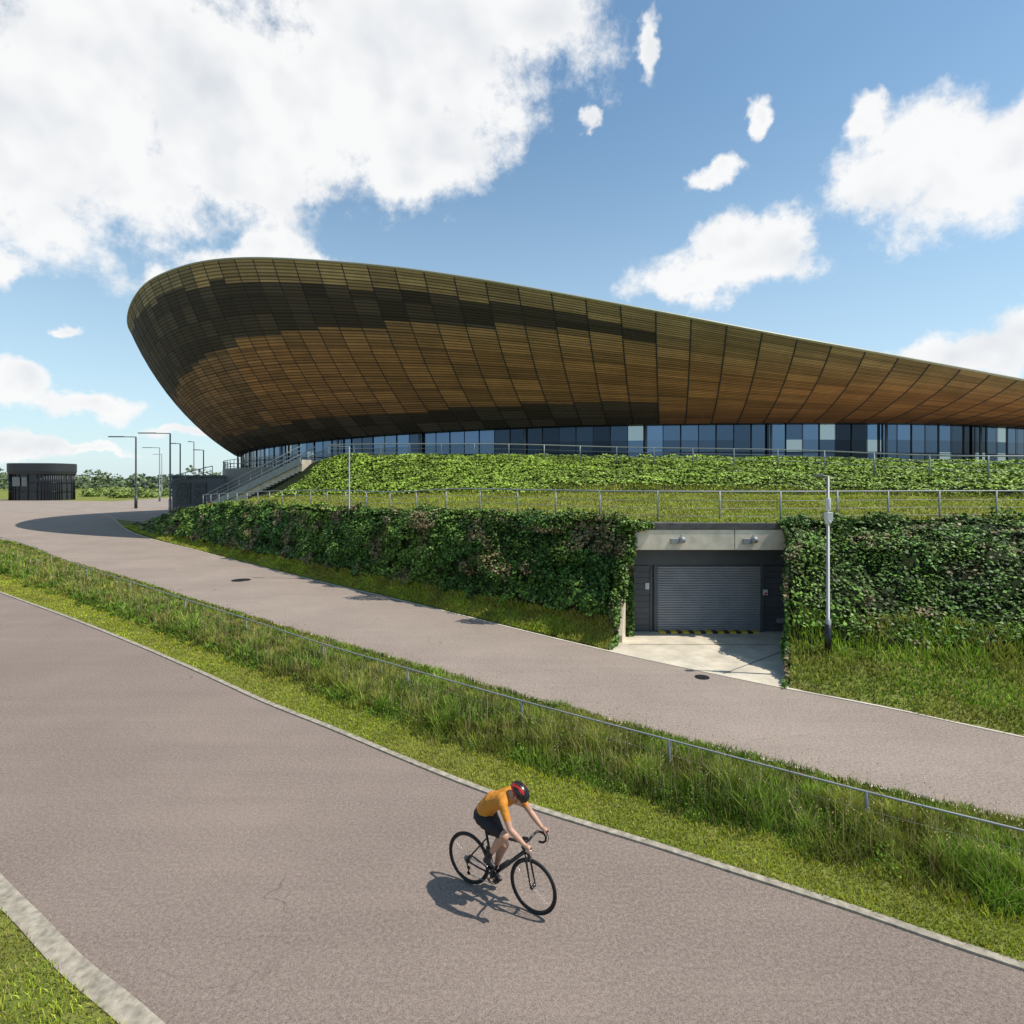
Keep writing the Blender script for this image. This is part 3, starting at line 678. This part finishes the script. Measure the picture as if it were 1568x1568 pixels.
mb.tube([(-48,72.5,4.8),(-48+10.2,72.5,7.3)],.05); mb.tube([(-48,72.5,4.2),(-48+10.2,72.5,6.7)],.03)
o=mb.obj('handrail',[M_galv],cw); o.location=-cw.location

# ------------------------------------------------------------------ street lamps
def lamp(x,y,z0,z1,arm,r=.05,mat=M_lampg,base=True,double=False):
    p=empty('street_lamp',(x,y,z0)); H=z1-z0
    mb=MB(); mb.tube([(0,0,-.3),(0,0,H*.18),(0,0,H*.181),(0,0,H)],[r*1.6,r*1.6,r,r*.8],0,12); mb.obj('column',[mat],p)
    mb=MB()
    for sgn in((-1,1) if double else (-1,)):
        mb.tube([(0,0,H-.02),(sgn*arm*.5,0,H+.01),(sgn*arm,0,H+.02)],r*.5,0,6)
        mb.obox((sgn*arm*.8,0,H+.03),(1,0,0),arm*.3,r*1.6,r*.55)
    mb.obj('lamp_head',[mat],p,.005)
    return p
lamp(-8.95,31.6,.3,7.35,1.1,.05)
l=lamp(8.8,16.0,.75,5.62,.34,.05)
mb=MB(); mb.tube([(0,0,-.1),(0,0,.75)],.09,0,12); mb.obj('base_sleeve',[M_black],l)
mb=MB(); mb.box((-.07,-.10,3.62),(.09,.08,3.86)); mb.sphere((0,-.02,3.6),(.09,.09,.09)); mb.tube([(0,0,3.9),(0,0,4.25)],.07,0,12); mb.obj('cctv_camera',[M_white],l,.01)
lamp(-73.7,112.6,0,14.0,4.8,.17,M_dark)
lamp(-35.7,60,2.0,10.4,3.0,.09)
lamp(-46.2,80,0,10.6,1.3,.10)
lamp(-92,150,0,14,4,.14); lamp(-62,112,0,13,1,.12,M_post); lamp(-51,95,0,10.5,1.5,.1,M_dark); lamp(-128,210,0,15,3,.14)
kx,ky=-131.5,161; K=empty('kiosk',(kx,ky,0)); K.scale=(.97,.97,.97); mb=MB()
def rr(a,b,z): return [(a*math.copysign(abs(math.cos(t))**.5,math.cos(t)),b*math.copysign(abs(math.sin(t))**.5,math.sin(t)),z) for t in np.linspace(0,2*math.pi,48,endpoint=False)]
def ring(mb,lst,mi=0):
    n=48; vs=sum(lst,[]); fs=[]
    for k in range(len(lst)-1):
        for j in range(n): fs.append((k*n+j,k*n+(j+1)%n,(k+1)*n+(j+1)%n,(k+1)*n+j))
    fs.append(tuple((len(lst)-1)*n+j for j in range(n))); mb.add(vs,fs,mi)
ring(mb,[rr(7.0,5,0),rr(7.0,5,8.2)]); mb.obj('body',[M_dark],K)
mb=MB(); ring(mb,[rr(7.3,5.3,7.4),rr(7.5,5.5,8.2),rr(7.5,5.5,10.4),rr(7.2,5.2,10.5)]); mb.obj('canopy',[M_dark],K)
mb=MB()
for q in rr(7.1,5.1,0): mb.tube([(q[0],q[1],0),(q[0],q[1],8)],.12,0,4)
for z in(2.5,5): mb.tube([(a,b,z) for a,b,_ in rr(7.15,5.15,0)],.1,0,4,True)
mb.obj('louvre_battens',[M_black],K)
mb=MB(); mb.box((-4.2,-5.3,4),(-2.2,-5.12,6.6)); mb.box((-1.6,-5.3,4),(-.2,-5.12,6.6)); mb.obj('windows',[M_post],K)
mb=MB(); mb.add([(x,y,-.012) for x,y in[(-170,172),(-60,84),(-44,72),(-47,92),(-86,150),(-96,200),(-112,200),(-104,150)]],[(0,1,2,3,4,5,6,7)]); mb.obj('side_path',[M_asph2])
k=30000; nb=200; bx=rng.uniform(-500,60,nb); by=rng.uniform(300,520,nb); bh=rng.uniform(2.5,8.5,nb)*(by/330)*rng.choice([.7,1,1,1.6],nb); bw=rng.uniform(5,16,nb)
b_=rng.integers(0,nb,k); R_=rng.normal(size=(k,3)); R_/=np.linalg.norm(R_,axis=1,keepdims=True); R_*=(rng.random((k,1))**.33)
P=np.stack([bx[b_]+R_[:,0]*bw[b_],by[b_]+R_[:,1]*bw[b_],bh[b_]*.5+R_[:,2]*bh[b_]*.55],1)
leaves('distant_trees',P,np.tile([0,-.5,.8],(k,1)),1.4+rng.random(k)*1.3,np.array([[.10,.135,.06]])*(.4+1.2*rng.random((k,1))),M_leaf,1)
k=6000; nb=30; by=rng.uniform(175,260,nb); bx=-by*rng.uniform(.60,.735,nb); bh=rng.uniform(.6,2.2,nb)*1.2; bw=rng.uniform(2,5,nb)
b_=rng.integers(0,nb,k); R_=rng.normal(size=(k,3)); R_/=np.linalg.norm(R_,axis=1,keepdims=True)
P=np.stack([bx[b_]+R_[:,0]*bw[b_],by[b_]+R_[:,1]*bw[b_],bh[b_]*.4+R_[:,2]*bh[b_]*.6],1)
leaves('distant_bushes',P,np.tile([0,-.5,.8],(k,1)),.7+rng.random(k)*.6,np.array([[.17,.22,.05]])*(.4+1.2*rng.random((k,1))),M_leaf,1)

# ------------------------------------------------------------------ bicycle
HEAD=math.atan2(-.59,.915); SC=1.02
def rider_frame(name):
    e=empty(name,(-.59,7.85,0)); e.rotation_euler=(0,0,HEAD); e.scale=(SC,)*3; return e
bike=rider_frame('bicycle')
M_tyre=simple('tyre_rubber',(.015,.015,.016),.8,0,.2,20); M_frame=simple('carbon_frame',(.012,.012,.014),.25,0,.1,8); M_steel=simple('steel_parts',(.35,.35,.36),.3,.9,.1,10)
WR=.335
def wheel(cx_,name,steer=0):
    mb=MB(); n=56
    circ=lambda r,y=0:[(cx_+r*math.cos(2*math.pi*i/n),y,WR+.003+r*math.sin(2*math.pi*i/n)) for i in range(n)]
    mb.tube(circ(WR-.0125),.0135,0,10,True); mb.tube(circ(WR-.034),.011,1,6,True); mb.tube(circ(WR-.045),.008,1,6,True)
    for i in range(22):
        th=2*math.pi*i/22; s=.022*(1 if i%2 else -1); t2=th+(.35 if i%4<2 else -.35)
        mb.tube([(cx_+.02*math.cos(t2),s,WR+.02*math.sin(t2)),(cx_+(WR-.045)*math.cos(th),0,WR+(WR-.045)*math.sin(th))],.0014,2,4,caps=False)
    mb.tube([(cx_,-.05,WR),(cx_,-.03,WR),(cx_,-.018,WR),(cx_,.018,WR),(cx_,.03,WR),(cx_,.05,WR)],[.012,.026,.018,.018,.026,.012],1,14)
    return mb.obj(name,[M_tyre,M_frame,M_steel],bike)
wheel(0,'rear_wheel'); wheel(1.0,'front_wheel')
mb=MB(); T=mb.tube
BBp=(.41,0,.27); ST_=(.285,0,.76); HT=(.865,0,.86); HB=(.905,0,.72)
T([ST_,(.86,0,.835)],[.016,.018],0,10); T([BBp,(.895,0,.745)],[.024,.024],0,10); T([BBp,(.28,0,.79)],[.018,.016],0,10); T([(.28,0,.79),(.245,0,.925)],.0135,0,10)
T([HB,HT],[.024,.021],0,12); T([(BBp[0],-.045,.27),(BBp[0],.045,.27)],.024,0,14)
for s in(-1,1):
    T([(BBp[0],s*.02,.27),(.2,s*.045,.30),(0,s*.058,WR)],.011,0,8); T([(.295,s*.012,.70),(.15,s*.04,.52),(0,s*.058,WR)],.008,0,8)
    T([(.905,s*.02,.72),(.93,s*.045,.64),(.965,s*.05,.48),(1.0,s*.052,WR)],[.017,.015,.012,.009],0,8)
T([(HT[0],0,HT[2]),(.858,0,.89),(.95,0,.91)],[.02,.02,.016],0,10)
bar=[(.95,0,.91),(.95,.12,.912),(.955,.185,.91),(.985,.205,.905),(1.035,.208,.90),(1.065,.21,.865),(1.06,.212,.81),(1.02,.214,.775),(.96,.216,.765)]
for s in(-1,1): T([(x,s*y,z) for x,y,z in bar],.0145,1,8)
for s in(-1,1):
    T([(1.02,s*.208,.905),(1.075,s*.208,.925),(1.095,s*.208,.955)],[.017,.018,.012],1,8)
    T([(1.09,s*.209,.93),(1.105,s*.214,.86),(1.085,s*.218,.80)],[.007,.006,.005],2,6)
    T([(1.04,s*.2,.91),(1.02,s*.1,.98 if s>0 else .97),(.93,0,.86)],.0022,1,4,caps=False)
mb.obj('frame_and_bars',[M_frame,M_black,M_steel],bike)
mb=MB(); sp=[(.12,.072,.945),(.16,.075,.955),(.22,.05,.955),(.28,.026,.957),(.36,.018,.95),(.385,.008,.943)]
vs=[];fs=[]; n=10
for x,wd_,z in sp:
    for j in range(n):
        th=2*math.pi*j/n; vs.append((x,wd_*math.cos(th),z+.018*math.sin(th)*(1 if math.sin(th)>0 else 1.6)))
for i in range(len(sp)-1):
    for j in range(n): fs.append((i*n+j,i*n+(j+1)%n,(i+1)*n+(j+1)%n,(i+1)*n+j))
fs+= [tuple(reversed(range(n))),tuple((len(sp)-1)*n+j for j in range(n))]
mb.add(vs,fs,0,True); mb.tube([(.15,.02,.93),(.245,.02,.91),(.34,.02,.935)],.004,1,6); mb.tube([(.15,-.02,.93),(.245,-.02,.91),(.34,-.02,.935)],.004,1,6)
mb.obj('saddle',[M_black,M_steel],bike)
mb=MB(); ch=[(.41+.095*math.cos(t),-.048,.27+.095*math.sin(t)) for t in np.linspace(0,2*math.pi,40,endpoint=False)]
mb.tube(ch,.006,0,6,True); mb.tube([(c_[0]*.82+.41*.18,-.046,c_[2]*.82+.27*.18) for c_ in ch],.005,0,5,True)
for i in range(5):
    a_=2*math.pi*i/5+.3; mb.tube([(.41,-.05,.27),(.41+.09*math.cos(a_),-.048,.27+.09*math.sin(a_))],.008,0,6)
mb.tube([(.41,-.02,.27),(.41,-.07,.27)],.02,0,12)
PR=(.445,-.075,.435); PL=(.375,.075,.105)
mb.tube([(.41,-.06,.27),PR],[.014,.010],0,8); mb.tube([(.41,.06,.27),PL],[.014,.010],0,8); mb.tube([(.41,.04,.27),(.41,.065,.27)],.016,0,10)
for (x,y,z),s in((PR,-1),(PL,1)): mb.box((x-.04,min(y,y+s*.08),z-.010),(x+.04,max(y,y+s*.08),z+.008),0)
for r,y in((.052,-.035),(.045,-.039),(.036,-.043),(.028,-.046)): mb.tube([(0,y,WR),(0,y-.002,WR)],r,2,20)
mb.tube([(.40,-.048,.365),(.2,-.044,.375),(.0,-.042,WR+.04)],.004,1,5); mb.tube([(.40,-.048,.175),(.2,-.044,.16),(.03,-.042,.16)],.004,1,5)
mb.tube([(0,-.05,WR),(.02,-.055,.27),(.035,-.045,.235),(.03,-.045,.165)],.009,0,6)
for z in(.24,.17): mb.tube([(.032,-.04,z),(.032,-.05,z)],.024,0,12)
mb.tube([(.0,-.045,WR+.04),(-.03,-.044,WR-.02),(.02,-.042,.245)],.003,1,4)
mb.obj('drivetrain',[M_black,M_steel,M_post],bike)
mb=MB(); mb.tube([(.52,0,.395),(.64,0,.505),(.655,0,.52),(.67,0,.535)],[.036,.036,.022,.018],0,12); mb.tube([(.345,0,.44),(.315,0,.57),(.31,0,.6)],[.034,.034,.018],1,12)
for a_,b_2 in(((.905,0,.735),(.93,0,.70)),((.24,0,.60),(.19,0,.57))): mb.tube([a_,b_2],.014,1,8)
mb.obj('bottles_and_brakes',[M_dark,M_black],bike)

# ------------------------------------------------------------------ cyclist
cyc=rider_frame('cyclist')
segs=[]
def sg(a,b,ra,rb,lab): segs.append((Vector(a),Vector(b),ra,rb,lab))
sg((.25,.05,1.02),(.25,-.05,1.02),.112,.112,'pelvis')
sg((.26,0,1.05),(.40,0,1.22),.120,.118,'torso'); sg((.27,.05,1.06),(.40,.06,1.21),.095,.095,'torso'); sg((.27,-.05,1.06),(.40,-.06,1.21),.095,.095,'torso')
sg((.40,.055,1.215),(.60,.09,1.325),.098,.096,'torso'); sg((.40,-.055,1.215),(.60,-.09,1.325),.098,.096,'torso'); sg((.40,0,1.21),(.62,0,1.33),.114,.106,'torso')
sg((.63,.09,1.345),(.66,.165,1.325),.075,.062,'torso'); sg((.63,-.09,1.345),(.66,-.165,1.325),.075,.062,'torso')
sg((.63,0,1.36),(.74,0,1.405),.062,.052,'neck')
HC=Vector((.80,0,1.42))
for s in(-1,1):
    sh=(.665,s*.175,1.32); e_=(.815,s*.235,1.10); wv_=(1.005,s*.212,.965)
    sg(sh,tuple(Vector(sh).lerp(Vector(e_),.55)),.058,.047,'uparm'); sg(tuple(Vector(sh).lerp(Vector(e_),.55)),e_,.047,.038,'uparm2')
    m_=Vector(e_).lerp(Vector(wv_),.35); sg(e_,tuple(m_),.038,.040,'fore'); sg(tuple(m_),wv_,.040,.025,'fore')
    sg(wv_,(1.055,s*.208,.955),.025,.027,'hand'); sg((1.04,s*.218,.955),(1.075,s*.222,.95),.021,.018,'hand'); sg((1.04,s*.196,.955),(1.075,s*.196,.955),.02,.017,'hand')
    for k,(dx,l) in enumerate(((.0,.9),(-.02,1.),(-.04,.96),(-.058,.8))):
        x0=1.085+dx*.9; z0=.948-abs(dx)*.1
        k1=(x0,s*.226,z0); k2=(x0+.014*l,s*.240,z0-.028*l); k3=(x0+.010,s*.226,z0-.050*l); k4=(x0+.004,s*.208,z0-.058*l)
        sg((x0-.03,s*.214,z0+.004),k1,.0105,.0105,'hand'); sg(k1,k2,.0102,.0095,'hand'); sg(k2,k3,.0095,.0088,'hand'); sg(k3,k4,.0088,.008,'hand')
    sg((1.035,s*.195,.95),(1.06,s*.180,.94),.013,.012,'hand'); sg((1.06,s*.180,.94),(1.078,s*.186,.915),.012,.010,'hand')
def leg(s,hip,knee,ank,toe,heel):
    hip,knee,ank,toe,heel=map(Vector,(hip,knee,ank,toe,heel))
    a=hip.lerp(knee,.6); sg(hip,a,.095,.075,'thigh'); sg(a,knee,.075,.056,'thigh2')
    sg(hip.lerp(knee,.15)+Vector((0,0,-.02)),hip.lerp(knee,.5)+Vector((0,0,-.01)),.085,.075,'thigh')
    c=knee.lerp(ank,.32)+Vector((-.018,0,0)); sg(knee,c,.052,.056,'calf'); sg(c,knee.lerp(ank,.72),.056,.036,'calf'); sg(knee.lerp(ank,.72),ank,.036,.032,'sock')
    sg(ank,heel,.035,.032,'shoe'); sg(heel,toe,.036,.030,'shoe'); sg(ank.lerp(toe,.3),toe,.036,.030,'shoe'); sg(toe,toe+(toe-heel)*.22,.030,.024,'shoe')
leg(-1,(.28,-.085,1.0),(.655,-.115,.90),(.385,-.115,.545),(.47,-.12,.475),(.36,-.118,.50))
leg(1,(.28,.085,1.0),(.505,.11,.625),(.33,.115,.225),(.405,.12,.145),(.295,.118,.175))
mb=MB()
for a,b,ra,rb,lab in segs:
    mb.sphere(a,ra,0,14,10); mb.sphere(b,rb,0,14,10)
    if (b-a).length>1e-4: mb.tube([a,b],[ra,rb],0,14)
hr=Euler((0,D2R(38),0)).to_matrix()
def hp_(x,y,z): return HC+hr@Vector((x,y,z))
mb.sphere(hp_(0,0,.02),(.098,.077,.105),0,20,14,hr); mb.sphere(hp_(.03,0,-.055),(.062,.056,.065),0,16,12,hr); mb.sphere(hp_(.062,0,-.095),(.028,.03,.022),0,12,8,hr)
mb.sphere(hp_(.098,0,-.03),(.018,.013,.022),0,10,8,hr); mb.sphere(hp_(.088,0,-.07),(.015,.025,.009),0,10,8,hr)
for s in(-1,1): mb.sphere(hp_(-.01,s*.078,-.02),(.018,.010,.030),0,10,8,hr)
mb.tube([hp_(-.02,0,-.04),(.70,0,1.38)],[.055,.058],0,14)
raw=mb.obj('body_raw',[M_black]); rm=raw.modifiers.new('r','REMESH'); rm.mode='VOXEL'; rm.voxel_size=.0065
sm=raw.modifiers.new('s','SMOOTH'); sm.factor=.5; sm.iterations=4
dg=bpy.context.evaluated_depsgraph_get(); me=bpy.data.meshes.new_from_object(raw.evaluated_get(dg)); bpy.data.objects.remove(raw)
body=bpy.data.objects.new('body',me); link(body,cyc); me.materials.clear()
def cloth(name,c,bs=18,st=.6):
    m=simple(name,c,.75,0,.12,14); nt_=NT(m.node_tree); b=nt_.n['Principled BSDF']
    tcx=nt_.new('ShaderNodeTexCoord').outputs['Object']; bn=nt_.new('ShaderNodeBump'); bn.inputs['Strength'].default_value=st; bn.inputs['Distance'].default_value=.02
    nt_.con(nt_.noise(tcx,bs,3,.5),bn.inputs['Height']); nt_.con(bn.outputs[0],b.inputs['Normal']); return m
M_skin,nts,bs_=newmat('skin'); bs_.inputs['Base Color'].default_value=(.46,.25,.17,1); bs_.inputs['Roughness'].default_value=.5
M_jer=cloth('orange_jersey',(.56,.21,.018),12,1.0); M_sho=cloth('black_shorts',(.010,.010,.013),16,.4); M_sock=cloth('dark_sock',(.03,.015,.015),20,.2); M_shoe=simple('shoe',(.02,.018,.02),.4,0,.2,10)
M_hair=simple('hair',(.05,.03,.02),.7,0,.3,50)
for m_ in(M_skin,M_jer,M_sho,M_sock,M_shoe,M_hair): me.materials.append(m_)
nf=len(me.polygons); cen=np.zeros(nf*3); me.polygons.foreach_get('center',cen); cen=cen.reshape(-1,3)
best=np.full(nf,9.); lab=np.zeros(nf,int)
lm={'pelvis':2,'torso':1,'neck':0,'uparm':1,'uparm2':0,'fore':0,'hand':0,'thigh':2,'thigh2':2,'calf':0,'sock':3,'shoe':4}
for a,b,ra,rb,l_ in segs:
    A=np.array(a);Bb=np.array(b);ab=Bb-A;t=np.clip(((cen-A)@ab)/(ab@ab),0,1); dd_=np.linalg.norm(cen-(A+t[:,None]*ab),axis=1)-(ra+(rb-ra)*t)
    u=dd_<best; best[u]=dd_[u]; li=np.full(nf,lm[l_])
    if l_=='uparm2': li=np.where(t<.25,1,0)
    if l_=='thigh2': li=np.where(t<.72,2,0)
    if l_=='neck': li=np.where(t<.25,1,0)
    if l_=='torso': li=np.where((cen[:,2]+cen[:,0]*.6<1.16),2,1)
    lab[u]=li[u]
hd_=np.linalg.norm(cen-np.array(HC),axis=1); lab[(hd_<.135)&(cen[:,2]>1.335)]=0
loc=(cen-np.array(HC))@np.array(hr); lab[(hd_<.13)&(loc[:,0]<-.02)&(loc[:,2]>-.08)&(np.abs(loc[:,1])<.09)&(best>.004)]=5
me.polygons.foreach_set('material_index',lab.astype(np.int32)); me.polygons.foreach_set('use_smooth',[True]*nf); me.update()
mb=MB()
for s in(-1,1): mb.sphere(hp_(.083,s*.032,-.012),(.012,.024,.015),0,12,8,hr)
mb.tube([hp_(.085,-.07,-.008),hp_(.095,-.03,-.005),hp_(.095,.03,-.005),hp_(.085,.07,-.008)],.004,0,6)
mb.obj('sunglasses',[M_black],cyc)
M_hr=simple('helmet_red',(.40,.02,.015),.3,0,.1,10)
mb=MB(); nu_,nv_=120,54; vs=[];fs=[];ms=[]
for i in range(nv_+1):
    ph=math.pi*.56*i/nv_
    for j in range(nu_):
        th=2*math.pi*j/nu_; x=math.sin(ph)*math.cos(th); y=math.sin(ph)*math.sin(th); z=math.cos(ph)
        ven=max(0,-math.cos(y*20))*(1 if z>.05 else 0)*max(0,1-abs(abs(x)-.45)/.42)
        ridge=1.03-.10*ven
        tail=1.18 if x<0 else 1.0
        vs.append(hp_(-.005+x*.128*tail*ridge,y*.094*ridge,.035+z*.10*ridge))
for i in range(nv_):
    for j in range(nu_):
        fs.append((i*nu_+j,(i+1)*nu_+j,(i+1)*nu_+(j+1)%nu_,i*nu_+(j+1)%nu_))
for f in fs:
    i=f[0]//nu_; j=f[0]%nu_; ph=math.pi*.56*(i+.5)/nv_; th=2*math.pi*(j+.5)/nu_; y=math.sin(ph)*math.sin(th); x=math.sin(ph)*math.cos(th)
    vent=-math.cos(y*20)>.3 and abs(abs(x)-.45)<.28 and ph<1.45
    ms.append(0 if vent else (1 if (abs(y)>.38 and abs(y)<.80 and x<.4) or (ph>1.5 and x<0) else 2))
mb.v+=[tuple(v) for v in vs]
for f,m_ in zip(fs,ms): mb.f.append(f); mb.m.append(m_); mb.sm.append(True)
ho=mb.obj('helmet',[M_black,M_hr,M_frame],cyc); sd_=ho.modifiers.new('s','SOLIDIFY'); sd_.thickness=.012
mb=MB()
for s in(-1,1): mb.tube([hp_(.03,s*.083,.02),hp_(.03,s*.07,-.06),hp_(.04,s*.03,-.112)],.004,0,5)
mb.obj('helmet_straps',[M_black],cyc)
print('BUILT',sum(len(o.data.polygons) for o in bpy.data.objects if o.type=='MESH'))
